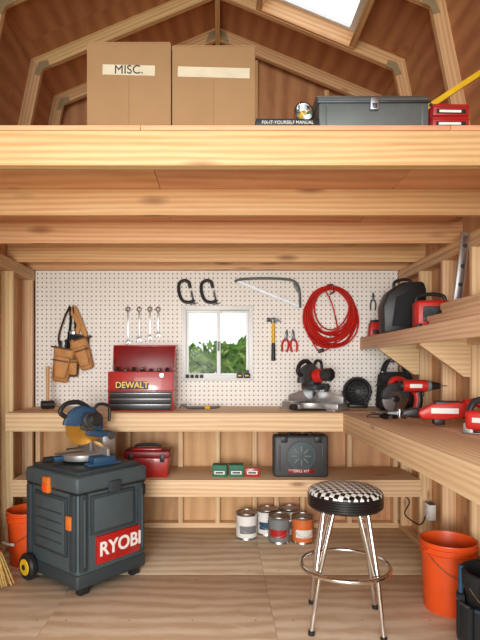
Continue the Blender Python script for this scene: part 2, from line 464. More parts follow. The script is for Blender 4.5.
b.bb(XL+.002,XR-.002,4.36,4.398,.41,.497,W_STUD)
for x in (-1.0,-.2,.9): b.bb(x,x+.038,3.931,4.359,.41,.497,W_STUD)
b.done()
SZ=1.61
b=B("wall_shelf")
b.bb(1.20,XR-.002,1.2,4.398,SZ-.02,SZ,W_BENCH,.002); b.bb(1.182,1.20,1.2,4.398,SZ-.10,SZ,W_BENCH,.003)
b.bb(XR-.03,XR-.002,1.2,4.398,SZ-.11,SZ-.021,W_STUD)
for y in (3.93,3.12,2.31):
    b.prism([(0,0),(.30,0),(.30,-.28),(.26,-.28),(0,-.09)],y,y+.03,W_STUD,T=TR(1.205,0,SZ-.021),d=(1,0,0))
b.done()

# ================================================================== loft goods
def carton(name,w,dp,h,loc,rz=0,label=None):
    b=B(name)
    b.box((0,0,h/2),(w,dp,h),M_CARD,.004)
    b.bb(-w/2-.0005,w/2+.0005,-.002,.002,h-.003,h+.0008,M_CARD2)
    b.bb(-w/2+.005,w/2-.005,-dp/2-.0015,dp/2+.0015,h-.004,h+.0006,M_CARD)
    b.box((0.0,-dp/2-.001,h*.69),(w*.86 if not label else w*.62,.002,.042),M_TAPE,rot=(0,1.5,0))
    if label: b.text(label,.05,M_BLACK,(-.0,-dp/2-.0035,h*.69),ext=.0005)
    b.bb(-.001,.001,-dp/2-.0008,-dp/2,.002,h*.60,M_CARD2)
    for s in(-1,1): b.box((s*w/2,0,h*.62),(.002,.09,.03),M_CARD2,.0008)
    b.done(loc,rz)
LZ=2.339
carton("cardboard_box",.348,.34,.372,(-.376,2.315,LZ),0,"MISC.")
carton("cardboard_box",.344,.34,.358,(-.026,2.315,LZ),0)

b=B("metal_toolbox")
w,dp,h=.452,.20,.12
b.box((0,0,h/2),(w,dp,h),M_GREYT,.006)
b.prism([(-dp/2-.004,h),(-dp/2-.004,h+.015),(-dp/2+.045,h+.05),(dp/2-.045,h+.05),(dp/2+.004,h+.015),(dp/2+.004,h)],-w/2-.004,w/2+.004,M_GREYT,T=RZ(-90),bev=.004)
b.bb(-w/2-.006,w/2+.006,-dp/2-.008,-dp/2,h-.004,h+.006,M_DSTEEL,.001)
b.box((0,-dp/2-.008,h-.01),(.035,.012,.05),M_STEEL,.003); b.box((0,-dp/2-.014,h-.02),(.02,.006,.02),M_DSTEEL,.002)
b.tube(smooth([(-.09,0,h+.05),(-.085,-.0,h+.062),(0,0,h+.066),(.085,0,h+.062),(.09,0,h+.05)],4),.006,M_DSTEEL)
for s in(-1,1): b.box((s*.2,-dp/2-.001,h*.5),(.012,.004,h*.8),M_GREYT,.002)
b.done((.632,2.235,LZ))

b=B("repair_manual_book")
b.bb(-.125,.125,-.075,.075,.003,.028,M_PAPER); b.bb(-.128,.128,-.078,.076,0,.003,M_BLACK); b.bb(-.128,.128,-.078,.076,.028,.031,M_BLACK)
b.bb(-.128,.128,-.081,-.075,0,.031,M_BLACK,.001); b.text("FIX-IT-YOURSELF MANUAL",.019,M_PAPER,(0,-.0815,.0155),sx=.92)
b.done((.272,2.172,LZ+.0005))
b=B("flashlight")
b.T=TR(0,0,.042)@RX(90)
b.lathe([(.0005,-.08),(.016,-.08),(.017,-.02),(.022,0),(.038,.03),(.041,.04),(.041,.055),(.036,.056)],M_BLACK,seg=28)
b.lathe([(.036,.055),(.034,.05),(.012,.025),(.0005,.022)],M_CHROME); b.lathe([(.036,.054),(.0005,.054)],M_GLASS)
b.lathe([(.0415,.042),(.0425,.047),(.0415,.052)],M_ORDARK); b.ball((0,0,.03),(.007,.007,.01),M_YEL)
b.done((.333,2.175,LZ+.032),10)
b=B("tool_holder_box")
b.bb(-.05,.05,-.03,.03,0,.03,M_BLACK,.005); b.bb(-.03,.03,-.032,-.03,.008,.022,M_GREY,.001)
b.done((.215,2.19,LZ+.032))

for z,rz in ((0,0),(.050,2),):
    b=B("drill_bit_box")
    b.bb(-.074,.074,-.05,.05,0,.048,M_RED,.004); b.bb(-.06,.06,-.0515,-.05,.008,.026,M_BLACK); b.bb(-.05,.04,-.052,-.0515,.012,.022,M_PAPER)
    b.bb(-.075,.075,-.051,.051,.034,.036,M_REDD)
    b.done((.935,2.155,LZ+.001+z),rz)
b=B("spirit_level")
b.bb(-.42,.42,-.009,.009,0,.026,M_YEL,.002); b.bb(-.422,-.415,-.011,.011,-.001,.027,M_BLACK,.001); b.bb(.415,.422,-.011,.011,-.001,.027,M_BLACK,.001)
b.cyl((0,-.011,.013),(0,.011,.013),.009,M_CLEAR); b.cyl((-.24,-.011,.013),(-.24,.011,.013),.009,M_CLEAR)
b.done((.985,2.42,LZ+.235),rot=(0,-33.4,0))

# ================================================================== hanging tools (pegboard front y=4.40)
def hook(b,x,z,l=.04):
    b.tube(smooth([(x,0,z),(x,-l*.6,z-.004),(x,-l,z),(x,-l-.004,z+.012)],4),.0025,M_STEEL,seg=6)

b=B("leather_tool_belt")
hook(b,-.03,.62,.06); hook(b,.0,.62,.06)
b.tube(smooth([(-.03,-.04,.62),(-.075,-.045,.52),(-.12,-.05,.36),(-.10,-.05,.25)],6),.024,M_LEATHD,flat=.22)
b.tube(smooth([(-.03,-.04,.62),(-.02,-.05,.50),(-.035,-.05,.38),(-.05,-.055,.26)],6),.026,M_CANVAS,flat=.25)
b.tube(smooth([(.0,-.04,.62),(.04,-.045,.54),(.085,-.05,.42),(.11,-.05,.33)],6),.022,M_LEATH,flat=.22)
b.tube(smooth([(.0,-.04,.62),(.01,-.03,.50),(.02,-.04,.40),(.05,-.05,.30)],6),.022,M_CANVAS,flat=.25)
b.tube(smooth([(-.02,-.05,.58),(.045,-.05,.47),(.01,-.05,.36),(-.02,-.05,.30)],6),.018,M_LEATH,flat=.25)
def pouch(x,z,w,h,dp,rot,mat):
    b.box((x,-dp/2-.012,z),(w,dp,h),mat,.03,rot=rot,taper=(.72,.6),seg=3)
    b.box((x+.005,-dp-.012,z-.02),(w*.7,dp*.5,h*.62),M_LEATH,.02,rot=rot,taper=(.75,.6),seg=3)
    b.box((x,-dp-.016,z+h*.12),(w*.72,dp*.5+.004,.012),M_LEATHD,.002,rot=rot)
    b.box((x,-dp/2-.012,z+h*.48),(w*.96,dp*.95,.014),M_LEATHD,.004,rot=rot)
pouch(-.085,.13,.18,.29,.09,(0,10,0),M_LEATH)
pouch(.085,.22,.15,.27,.08,(0,-18,0),M_LEATH)
pouch(-.0,.13,.11,.20,.06,(0,0,0),M_LEATHD)
pouch(.02,.30,.14,.18,.05,(0,10,0),M_CANVAS)
for x,z in ((-.11,.30),(-.06,.31),(.06,.35),(.12,.34)):
    b.cyl((x,-.05,z-.06),(x+.005,-.05,z+.035),.011,M_BLACK,bev=.003)
b.box((.0,-.07,.40),(.05,.02,.035),M_STEEL,.004)
b.done((-1.23,4.40,1.25),ang=50)

for i,(x,l) in enumerate(((-.777,.30),(-.682,.275),(-.592,.26),(-.522,.235))):
    b=B("combination_wrench")
    z0=-l+.03
    b.box((0,-.012,(z0+.0)/2),(.013,.006,-z0-.02),M_STEEL,.002)
    n=20
    ring=[(.017*math.cos(2*math.pi*k/n),-.012,.0+.017*math.sin(2*math.pi*k/n)) for k in range(n)]
    b.tube(ring,.006,M_STEEL,closed=True)
    b.prism([(-.01,.02),(.01,.02),(.021,.0),(.019,-.026),(.009,-.026),(.009,-.006),(-.007,-.006),(-.009,-.024),(-.019,-.022),(-.021,.0)],-.016,-.008,M_STEEL,T=TR(0,0,z0-.008),bev=.0015)
    hook(b,0,.012,.02)
    b.done((x,4.40,1.85))

for x in (-.265,-.075):
    b=B("c_clamp")
    pts=smooth([(.045,-.025,.175),(.01,-.025,.195),(-.035,-.025,.18),(-.055,-.025,.12),(-.05,-.025,.05),(-.02,-.025,.015),(.03,-.025,.005),(.05,-.025,.02)],5)
    b.tube(pts,.014,M_BLACK,flat=.8,seg=8)
    b.cyl((.045,-.025,.12),(.045,-.025,.178),.014,M_BLACK)
    b.cyl((.045,-.025,-.02),(.045,-.025,.09),.008,M_DSTEEL); b.cyl((.045,-.025,.088),(.045,-.025,.10),.012,M_STEEL)
    b.cyl((.01,-.025,-.016),(.08,-.025,-.016),.0035,M_DSTEEL)
    hook(b,-.01,.18,.045)
    b.done((x,4.40,1.90),rot=(0,-14,0))

b=B("bow_saw")
b.tube(smooth([(.0,-.02,.22),(.06,-.02,.238),(.25,-.02,.245),(.45,-.02,.235),(.52,-.02,.20),(.545,-.02,.13),(.55,-.02,.0)],6),.011,M_GREYT)
b.prism([(0,.225),(.01,.236),(.555,.018),(.553,-.004),(.54,-.003)],-.0215,-.0195,M_STEEL)
for k in range(44):
    t=k/44; x=.004+.54*t; z=.222-.222*t
    b.prism([(x,z),(x+.011,z-.0045),(x+.002,z-.010)],-.0213,-.0197,M_STEEL)
b.cyl((.55,-.028,.006),(.55,-.012,.006),.008,M_DSTEEL); b.cyl((.004,-.028,.224),(.004,-.012,.224),.008,M_DSTEEL)
b.box((.52,-.02,.17),(.03,.022,.09),M_GREYT,.008,rot=(0,-25,0))
hook(b,.12,.23,.03); hook(b,.42,.225,.03)
b.done((.125,4.40,1.865))

b=B("claw_hammer")
b.cyl((0,-.03,.0),(0,-.03,.15),.019,M_BLACK,r1=.015,bev=.004); b.cyl((0,-.03,.15),(0,-.03,.33),.014,M_YEL,r1=.012)
b.cyl((-.055,-.03,.345),(-.03,-.03,.345),.018,M_DSTEEL,bev=.003); b.cyl((-.03,-.03,.345),(-.01,-.03,.345),.012,M_DSTEEL)
b.box((0,-.03,.342),(.032,.026,.04),M_DSTEEL,.004)
b.prism([(.012,.360),(.035,.356),(.066,.33),(.062,.324),(.036,.336),(.012,.330)],-.044,-.032,M_DSTEEL); b.prism([(.012,.36),(.035,.356),(.066,.33),(.062,.324),(.036,.336),(.012,.33)],-.028,-.016,M_DSTEEL)
hook(b,-.022,.325,.05); hook(b,.022,.325,.05)
b.done((.448,4.40,1.415))

for x,rt in ((.545,6),(.625,-4)):
    b=B("pliers")
    b.tube(smooth([(-.006,-.02,.10),(-.024,-.02,.07),(-.026,-.02,.03),(-.018,-.02,-.01)],5),.009,M_REDP); b.tube(smooth([(.006,-.02,.10),(.024,-.02,.07),(.026,-.02,.03),(.018,-.02,-.01)],5),.009,M_REDP)
    b.cyl((0,-.03,.11),(0,-.01,.11),.014,M_DSTEEL)
    b.prism([(-.013,.11),(.013,.11),(.012,.14),(.004,.18),(-.004,.18),(-.012,.14)],-.027,-.013,M_DSTEEL,bev=.002)
    hook(b,0,.092,.03)
    b.done((x,4.40,1.50),rot=(0,rt,0))

b=B("extension_cord")
for k in range(24):
    rr=random.uniform(.66,1.04); ph=random.random()*6; ox=random.uniform(-.012,.012)
    pts=[]
    for j in range(40):
        a=2*math.pi*j/40
        w=1+.035*math.sin(3*a+ph)
        x=.215*rr*w*math.cos(a)+ox; z=.25*rr*w*math.sin(a); z=z+(.25*(1-rr))*.75
        pts.append((x,-.014-.0032*k*(.6+.4*math.sin(a+ph)),z))
    b.tube(pts,.0068,M_REDP,closed=True,seg=6)
b.tube(smooth([(-.05,-.05,.22),(.0,-.08,.1),(.05,-.06,-.1),(.03,-.06,-.22),(-.08,-.05,-.29),(-.15,-.04,-.22),(-.17,-.03,-.1)],8),.0062,M_REDP,seg=6)
b.box((-.085,-.05,-.285),(.05,.03,.03),M_BLACK,.006,rot=(0,-20,0))
b.tube([(-.02,-.008,.27),(.0,-.085,.262),(.015,-.085,.20),(.0,-.01,.195)],.009,M_REDD,seg=6)
hook(b,0,.235,.10)
b.done((.93,4.40,1.785),ang=60)

b=B("wire_stripper")
b.tube(smooth([(-.01,-.02,.09),(-.022,-.02,.05),(-.02,-.02,0)],5),.006,M_BLACK); b.tube(smooth([(.01,-.02,.09),(.022,-.02,.05),(.016,-.02,0)],5),.006,M_BLACK)
b.prism([(-.012,.09),(.012,.09),(.006,.15),(-.006,.15)],-.025,-.015,M_DSTEEL,bev=.002); b.cyl((0,-.028,.095),(0,-.012,.095),.01,M_STEEL)
hook(b,0,.082,.03)
b.done((1.29,4.40,1.84))

# sill batteries
for x in (-.275,-.235,-.195,-.155): 
    b=B("battery_cell"); b.cyl((0,0,0),(0,0,.028),.014,M_BLACK,bev=.002); b.cyl((0,0,.028),(0,0,.031),.005,M_STEEL); b.done((x,4.366,WZ0+.009))
for x in (.165,.225):
    b=B("tool_battery"); b.box((0,0,.02),(.052,.038,.04),M_BLACK,.005); b.box((0,0,.052),(.034,.026,.028),M_DGREY,.004); b.box((0,-.0195,.02),(.03,.002,.012),M_YEL,.0008); b.done((x,4.367,WZ0+.009))

# ================================================================== back bench goods
b=B("tool_chest")
w,dp=.50,.24
b.bb(-w/2,w/2,-dp/2,dp/2,0,.30,M_RED,.006)
b.bb(-w/2+.012,w/2-.012,-dp/2-.004,-dp/2+.002,.008,.145,M_BLACK,.002)
for z0,z1 in ((.012,.054),(.058,.098),(.102,.141)):
    b.bb(-w/2+.018,w/2-.018,-dp/2-.012,-dp/2-.002,z0,z1,M_BLACK,.003)
    b.bb(-w/2+.018,w/2-.018,-dp/2-.019,-dp/2-.010,z1-.010,z1-.004,M_STEEL,.002)
b.bb(-w/2-.004,w/2+.004,-dp/2-.003,dp/2+.003,.148,.158,M_REDD,.002)
b.bb(-w/2+.02,w/2-.02,-dp/2+.02,dp/2-.02,.295,.3005,M_BLACK)
b.bb(-.19,.06,-dp/2-.003,-dp/2,.165,.225,M_BLACK,.002)
b.text("DEWALT",.066,M_YEL,(-.065,-dp/2-.0035,.195),sx=.95,bold=.0014)
b.box((.16,-dp/2-.006,.27),(.04,.012,.04),M_STEEL,.003)
b.T=TR(0,dp/2-.01,.30)@RX(-8)
b.bb(-w/2,w/2,-.0,.012,0,.205,M_RED,.003)
b.bb(-w/2,w/2,-.05,.0,.195,.205,M_RED,.002); b.bb(-w/2,-w/2+.01,-.05,0,0,.205,M_RED,.002); b.bb(w/2-.01,w/2,-.05,0,0,.205,M_RED,.002)
b.bb(-w/2+.02,w/2-.02,-.003,.0,.01,.19,M_REDD,.001)
b.T=Matrix.Identity(4)
for s in(-1,1): b.box((s*(w/2-.012),.03,.36),(.006,.10,.008),M_STEEL,.001,rot=(60,0,0))
for k in range(7): b.cyl((-.2+k*.065,random.uniform(-.05,.03),.298),(-.2+k*.065,-.0,.315+random.random()*.015),.014,M_STEEL if k%2 else M_BLACK,bev=.002)
b.done((-.607,4.09,BZ))

b=B("rubber_mallet")
b.cyl((-.052,0,.034),(.052,0,.034),.033,M_BLACK,bev=.006); b.cyl((0,0,.06),(.0,0,.34),.012,W_HANDLE,r1=.016,bev=.004)
b.done((-1.375,4.15,BZ),25)
b=B("pry_bar")
b.tube(smooth([(-.17,0,.012),(-.15,0,.035),(-.12,0,.03),(-.08,0,.012),(.12,0,.012),(.16,0,.022)],6),.010,M_DSTEEL,flat=.6)
b.tube(smooth([(.04,0,.012),(.06,0,.013),(.08,0,.013)],4),.014,M_YEL)
b.done((-.16,4.12,BZ),12)

def miter_saw(name,loc,rz,cbody,cbase,cblade,cmotor,tilt=22,k=1.0,cmotor2=None):
    b=B(name)
    S=Matrix.Scale(k,4)
    b.T=S
    b.box((0,.03,.035),(.50,.16,.05),cbase,.012)
    for sx in(-1,1): b.box((sx*.21,.03,.008),(.07,.24,.016),cbase,.005)
    b.lathe([(.0005,.02),(.15,.02),(.155,.03),(.155,.06),(.148,.066),(.0005,.066)],M_ALU,TR(0,-.02,0),seg=36)
    b.box((0,-.17,.036),(.07,.14,.035),cbase,.008,taper=(.9,.9)); b.cyl((0,-.30,.036),(0,-.235,.036),.022,M_BLACK,bev=.006)
    b.box((0,-.12,.068),(.05,.2,.004),M_DSTEEL,.001)
    for sx in(-1,1): b.prism([(sx*.03,.06),(sx*.245,.06),(sx*.245,.105),(sx*.12,.14),(sx*.03,.14)],.045,.065,M_ALU,bev=.002)
    b.box((0,.16,.10),(.09,.10,.15),M_ALU,.014); b.cyl((-.055,.17,.17),(.055,.17,.17),.03,M_DGREY,bev=.005)
    b.T=S@TR(0,.17,.17)@RX(-tilt)
    b.box((.02,-.08,.0),(.05,.2,.045),cbody,.012)
    cy,cz=-.20,.035
    b.cyl((-.003,cy,cz),(.003,cy,cz),.125,cblade,seg=48)
    for j in range(30):
        a=2*math.pi*j/30; a2=a+.10
        b.prism([(.121*math.cos(a),.121*math.sin(a)),(.133*math.cos(a2),.133*math.sin(a2)),(.121*math.cos(a2),.121*math.sin(a2))],-.002,.002,cblade,T=TR(0,cy,cz)@RZ(90))
    half=[(.138*math.cos(R(a)),.138*math.sin(R(a))) for a in range(-8,189,10)]+[(-.05,.0),(.0,.035),(.05,0)]
    b.prism(half,-.026,-.006,cbody,T=TR(0,cy,cz)@RZ(90),bev=.003)
    b.prism(half,.006,.034,cbody,T=TR(0,cy,cz)@RZ(90),bev=.003)
    rim=[(.0,.132*math.cos(R(a))+cy,.132*math.sin(R(a))+cz) for a in range(0,181,12)]
    b.tube(rim,.02,cbody,seg=8)
    b.cyl((-.04,cy,cz),(.04,cy,cz),.026,M_DGREY,bev=.004)
    m2=cmotor2 or M_BLACK
    b.cyl((.03,cy+.01,cz+.05),(.10,cy+.01,cz+.06),.052,cmotor,bev=.01); b.cyl((.10,cy+.01,cz+.06),(.19,cy+.01,cz+.07),.048,m2,bev=.012)
    for j in range(4): b.cyl((.115+.016*j,cy+.01,cz+.062),(.122+.016*j,cy+.01,cz+.063),.0495,M_DGREY)
    b.tube(smooth([(.0,cy+.02,cz+.135),(.0,cy-.06,cz+.165),(.0,cy-.15,cz+.14),(.0,cy-.18,cz+.08),(.0,cy-.125,cz+.05)],6),.017,M_BLACK,seg=10)
    b.tube(smooth([(-.0,cy+.06,cz+.13),(-.0,cy+.09,cz+.17),(0,cy+.17,cz+.165),(0,cy+.19,cz+.06)],6),.012,M_BLACK,seg=8)
    b.done(loc,rz)
miter_saw("miter_saw",(.72,4.08,BZ+.001),-40,M_DGREY,M_ALU,M_STEEL,M_REDP,tilt=2,k=1.0)

b=B("jobsite_fan")
for rr,t in ((.105,.012),(.078,.004),(.052,.004)):
    b.tube([(rr*math.cos(2*math.pi*j/36),-.03 if rr<.1 else 0,.135+rr*math.sin(2*math.pi*j/36)) for j in range(36)],t,M_BLACK,closed=True)
b.lathe([(.105,-.03),(.112,0),(.105,.05),(.06,.07),(.0005,.075)],M_BLACK,TR(0,0,.135)@RX(-90),seg=36)
for j in range(12):
    a=2*math.pi*j/12; b.tube([(.02*math.cos(a),-.035,.135+.02*math.sin(a)),(.06*math.cos(a),-.034,.135+.06*math.sin(a)),(.107*math.cos(a),-.01,.135+.107*math.sin(a))],.0022,M_BLACK,seg=6)
b.cyl((0,-.042,.135),(0,-.02,.135),.024,M_DGREY,bev=.005)
b.box((0,.02,.015),(.15,.13,.03),M_BLACK,.008)
for s in(-1,1): b.box((s*.10,.02,.075),(.012,.03,.13),M_BLACK,.004,rot=(0,s*18,0))
b.done((1.13,4.28,BZ),-4)

b=B("tool_bag")
b.box((0,0,.15),(.27,.18,.29),M_CANVAS,.035,seg=3,taper=(1,1,.9,.7)); b.box((0,-.095,.10),(.18,.03,.15),M_CANVAS,.012); b.box((0,-.113,.165),(.17,.006,.01),M_GREY,.002)
for y in(-.04,.04): b.tube(smooth([(-.09,y,.27),(-.075,y,.34),(-.04,y*.4,.385),(.04,y*.4,.385),(.075,y,.34),(.09,y,.27)],6),.013,M_CANVAS)
b.box((.0,-.02,.385),(.09,.04,.03),M_BLACK,.008); b.box((0,0,.295),(.2,.012,.006),M_STEEL,.002)
b.done((1.362,4.06,BZ),-3)

def circ_saw(name,loc,rz):
    b=B(name)
    b.box((0,0,.006),(.30,.15,.006),M_STEEL,.002); b.box((0,-.07,.012),(.30,.006,.014),M_STEEL,.001)
    cz=.105
    b.cyl((-.02,-.040,cz),(-.02,-.036,cz),.10,M_STEEL,seg=44)
    half=[(.112*math.cos(R(a)),.112*math.sin(R(a))) for a in range(5,176,10)]+[(-.07,.0),(-.03,.05),(.03,.05),(.07,0)]
    b.prism(half,-.056,-.026,M_DGREY,T=TR(-.02,0,cz+.004),bev=.003)
    lo=[(.104*math.cos(R(a)),.104*math.sin(R(a))) for a in range(180,265,9)]+[(0,0)]
    b.prism(lo,-.046,-.030,M_ALU,T=TR(-.02,0,cz),bev=.002)
    b.cyl((-.02,-.062,cz),(-.02,-.02,cz),.024,M_BLACK,bev=.003)
    b.cyl((-.0,-.02,cz+.02),(.0,.07,cz+.02),.056,M_REDP,bev=.008); b.cyl((0,.07,cz+.02),(0,.10,cz+.02),.05,M_BLACK,bev=.008)
    b.tube(smooth([(-.03,.02,cz+.085),(.0,.02,cz+.135),(.07,.02,cz+.135),(.15,.02,cz+.08),(.165,.02,cz+.01),(.10,.02,cz-.01),(.05,.02,cz)],6),.021,M_REDP,seg=10)
    b.tube(smooth([(-.05,.02,cz+.07),(-.09,.02,cz+.11),(-.125,.02,cz+.09)],5),.018,M_BLACK,seg=10)
    b.box((.15,.035,cz-.01),(.07,.08,.08),M_BLACK,.008)
    b.done(loc,rz)
circ_saw("circular_saw",(1.27,3.78,BZ+.001),14)

b=B("cordless_drill")
b.box((.0,0,.024),(.125,.082,.046),M_BLACK,.008); b.box((0,0,.052),(.09,.06,.018),M_REDP,.005)
b.tube(smooth([(.0,0,.05),(.012,0,.11),(.004,0,.17)],5),.024,M_BLACK,seg=12)
b.tube(smooth([(-.012,0,.055),(.0,0,.11),(-.008,0,.165)],5),.021,M_REDP,seg=12)
b.cyl((-.10,0,.21),(.065,0,.21),.040,M_REDP,bev=.010); b.cyl((-.125,0,.21),(-.09,0,.21),.034,M_BLACK,bev=.008)
b.cyl((.06,0,.21),(.085,0,.21),.036,M_GREY,bev=.003); b.cyl((.085,0,.21),(.145,0,.21),.031,M_BLACK,r1=.020,bev=.003); b.cyl((.145,0,.21),(.19,0,.21),.003,M_STEEL)
b.box((.035,0,.155),(.014,.018,.03),M_BLACK,.004); b.box((-.02,-.040,.21),(.08,.003,.026),M_PAPER,.001)
b.done((1.33,3.50,BZ),-6)

b=B("reciprocating_saw")
b.T=Matrix.Scale(1.22,4)@TR(0,0,.008)
b.prism([(-.12,.055),(-.05,.095),(.06,.105),(.10,.10),(.10,.035),(.0,.02),(-.10,.022)],-.034,.034,M_REDP,bev=.012)
b.prism([(-.19,.035),(-.115,.03),(-.11,.075),(-.18,.062)],-.024,.024,M_BLACK,bev=.008)
b.box((-.197,0,.045),(.008,.05,.045),M_STEEL,.003); b.prism([(-.25,.043),(-.19,.037),(-.19,.055),(-.245,.050)],-.001,.001,M_DSTEEL)
b.tube(smooth([(.09,0,.095),(.15,0,.10),(.20,0,.07),(.20,0,.03),(.15,0,.018),(.09,0,.045)],6),.02,M_REDP,seg=10)
b.box((.16,0,.030),(.09,.07,.055),M_BLACK,.008); b.box((.02,0,.092),(.12,.06,.03),M_BLACK,.008); b.bb(-.06,.06,-.036,-.033,.05,.075,M_PAPER,.001)
b.box((-.02,0,.014),(.05,.05,.035),M_BLACK,.006)
b.done((1.27,2.96,BZ+.006),-10)

b=B("jigsaw")
b.box((0,0,.006),(.20,.08,.006),M_STEEL,.002); b.box((.0,0,.07),(.17,.068,.10),M_REDP,.02,seg=3); b.box((-.07,0,.03),(.05,.05,.05),M_ALU,.008)
b.tube(smooth([(-.07,0,.11),(-.04,0,.165),(.04,0,.175),(.10,0,.14),(.09,0,.07)],6),.017,M_BLACK,seg=10); b.box((.10,0,.06),(.07,.07,.06),M_BLACK,.008)
b.prism([(-.075,.01),(-.062,.01),(-.066,.003),(-.072,.003)],-.001,.001,M_STEEL); b.bb(-.05,.05,-.036,-.033,.06,.085,M_PAPER,.001)
b.done((1.33,2.62,BZ),-35)

b=B("safety_glasses")
for s in(-1,1):
    b.prism([(s*.012,.006),(s*.02,.035),(s*.045,.042),(s*.08,.036),(s*.085,.018),(s*.06,.004),(s*.03,.0)],-.003,.001,M_VINYL,bev=.001)
    b.tube(smooth([(s*.084,0,.032),(s*.088,.05,.030),(s*.084,.11,.020),(s*.078,.14,.004)],5),.0038,M_BLACK,seg=6)
b.tube(smooth([(-.02,0,.034),(0,-.004,.038),(.02,0,.034)],4),.004,M_BLACK,seg=6)
b.tube(smooth([(.078,.14,.004),(.13,.16,.004),(.16,.08,.004),(.12,.0,.004),(.02,.04,.004),(-.05,.12,.004),(-.078,.14,.004)],6),.003,M_BLACK,seg=6)
b.done((1.10,3.36,BZ),20)

# ================================================================== wall shelf goods
b=B("battery_charger")
b.box((0,0,.06),(.11,.10,.12),M_REDP,.012,taper=(1,1,.8,.8)); b.box((0,0,.128),(.07,.06,.02),M_BLACK,.005); b.box((0,-.05,.04),(.07,.006,.03),M_BLACK,.002)
b.done((1.27,4.26,SZ))
b=B("power_tool_case")
b.prism([(-.15,.0),(.15,.0),(.155,.05),(.15,.32),(.13,.375),(-.02,.37),(-.12,.30),(-.16,.20)],-.09,.09,M_BLACK,bev=.02)
b.prism([(-.10,.05),(.10,.05),(.10,.26),(.05,.31),(-.07,.26)],-.098,-.088,M_CANVAS,bev=.006)
b.tube(smooth([(-.06,0,.33),(-.05,0,.385),(.04,0,.40),(.08,0,.36)],5),.012,M_BLACK)
b.box((.09,-.098,.15),(.06,.012,.12),M_REDD,.005)
b.done((1.345,3.84,SZ),-3)
b=B("jobsite_radio")
b.box((0,0,.10),(.21,.15,.18),M_REDP,.022,seg=3); b.box((0,-.068,.10),(.13,.03,.10),M_DGREY,.01)
b.cyl((-.035,-.09,.10),(-.035,-.08,.10),.032,M_BLACK); b.cyl((.04,-.09,.10),(.04,-.08,.10),.026,M_BLACK)
b.tube(smooth([(-.09,0,.17),(-.08,0,.22),(0,0,.235),(.08,0,.22),(.09,0,.17)],5),.013,M_BLACK)
for sx in(-1,1):
    for sy in(-1,1): b.box((sx*.085,sy*.06,.02),(.035,.035,.04),M_BLACK,.008)
b.done((1.385,3.42,SZ),-8)
b=B("lumber_stack")
for k,(x0,w,z,h,ya,yb) in enumerate(((1.27,.11,0,.038,2.1,3.16),(1.385,.10,0,.038,2.0,3.12),(1.28,.15,.039,.03,2.05,3.22),(1.30,.14,.070,.03,2.1,3.05),(1.33,.12,.101,.038,2.0,3.14))):
    b.bb(x0,x0+w,ya,yb,SZ+.001+z,SZ+.001+z+h,W_BENCH,.002)
b.done()
b=B("aluminium_level")
b.bb(-.024,.024,-.012,.012,0,.41,M_ALU,.002); b.bb(-.017,.017,-.014,-.010,.02,.39,M_STEEL,.001)
for z in(.10,.21,.33): b.cyl((0,-.016,z),(0,.016,z),.013,M_CLEAR)
b.done((1.40,3.07,SZ+.143),rot=(0,7,0))

# ================================================================== storage shelf goods (z .52)
Z2=.521
b=B("hand_toolbox")
b.box((0,0,.075),(.34,.20,.15),M_RED,.012,taper=(.94,.92)); b.box((0,0,.175),(.36,.215,.055),M_REDD,.014); b.box((0,0,.208),(.22,.12,.02),M_RED,.008)
b.tube(smooth([(-.09,0,.20),(-.08,0,.235),(.08,0,.235),(.09,0,.20)],5),.011,M_BLACK)
for s in(-1,1): b.box((s*.12,-.108,.15),(.035,.012,.06),M_BLACK,.004)
b.done((-.56,4.06,Z2))
for x,m in ((.0,M_GREEN),(.125,M_GREEN),(.25,M_RED)):
    b=B("screw_box"); b.bb(-.056,.056,-.05,.05,0,.065 if m is M_RED else .09,m,.003); b.bb(-.04,.04,-.0512,-.05,.02,.045,M_PAPER); b.bb(-.057,.057,-.051,.051,.055,.057,M_BLACK)
    b.bb(-.03,.03,-.052,-.0512,.026,.038,M_BLACK)
    b.done((x+.0,4.04,Z2),random.uniform(-5,5))
b=B("hard_tool_case")
b.box((0,-.032,.16),(.42,.062,.32),M_DGREY,.022,seg=3); b.box((0,.034,.16),(.42,.062,.32),M_SLATE2,.022,seg=3)
b.tube(smooth([(-.08,0,.31),(-.07,0,.35),(.07,0,.35),(.08,0,.31)],5),.012,M_BLACK)
b.lathe([(.0005,.008),(.075,.008),(.085,.004),(.11,.004),(.115,-.002)],M_SLATE,TR(0,-.063,.165)@RX(90),seg=36)
b.box((0,-.066,.05),(.20,.008,.035),M_REDD,.002); b.text("DRILL KIT",.028,M_PAPER,(0,-.0705,.05))
for a in range(0,360,45): b.box((.05*math.cos(R(a)),-.072,.165+.05*math.sin(R(a))),(.05,.004,.008),M_GREY,.001,rot=(0,-a,0))
for s in(-1,1):
    b.box((s*.13,-.064,.29),(.05,.016,.045),M_BLACK,.004); b.box((s*.165,-.064,.15),(.012,.008,.2),M_DGREY,.003)
b.done((.62,4.03,Z2))

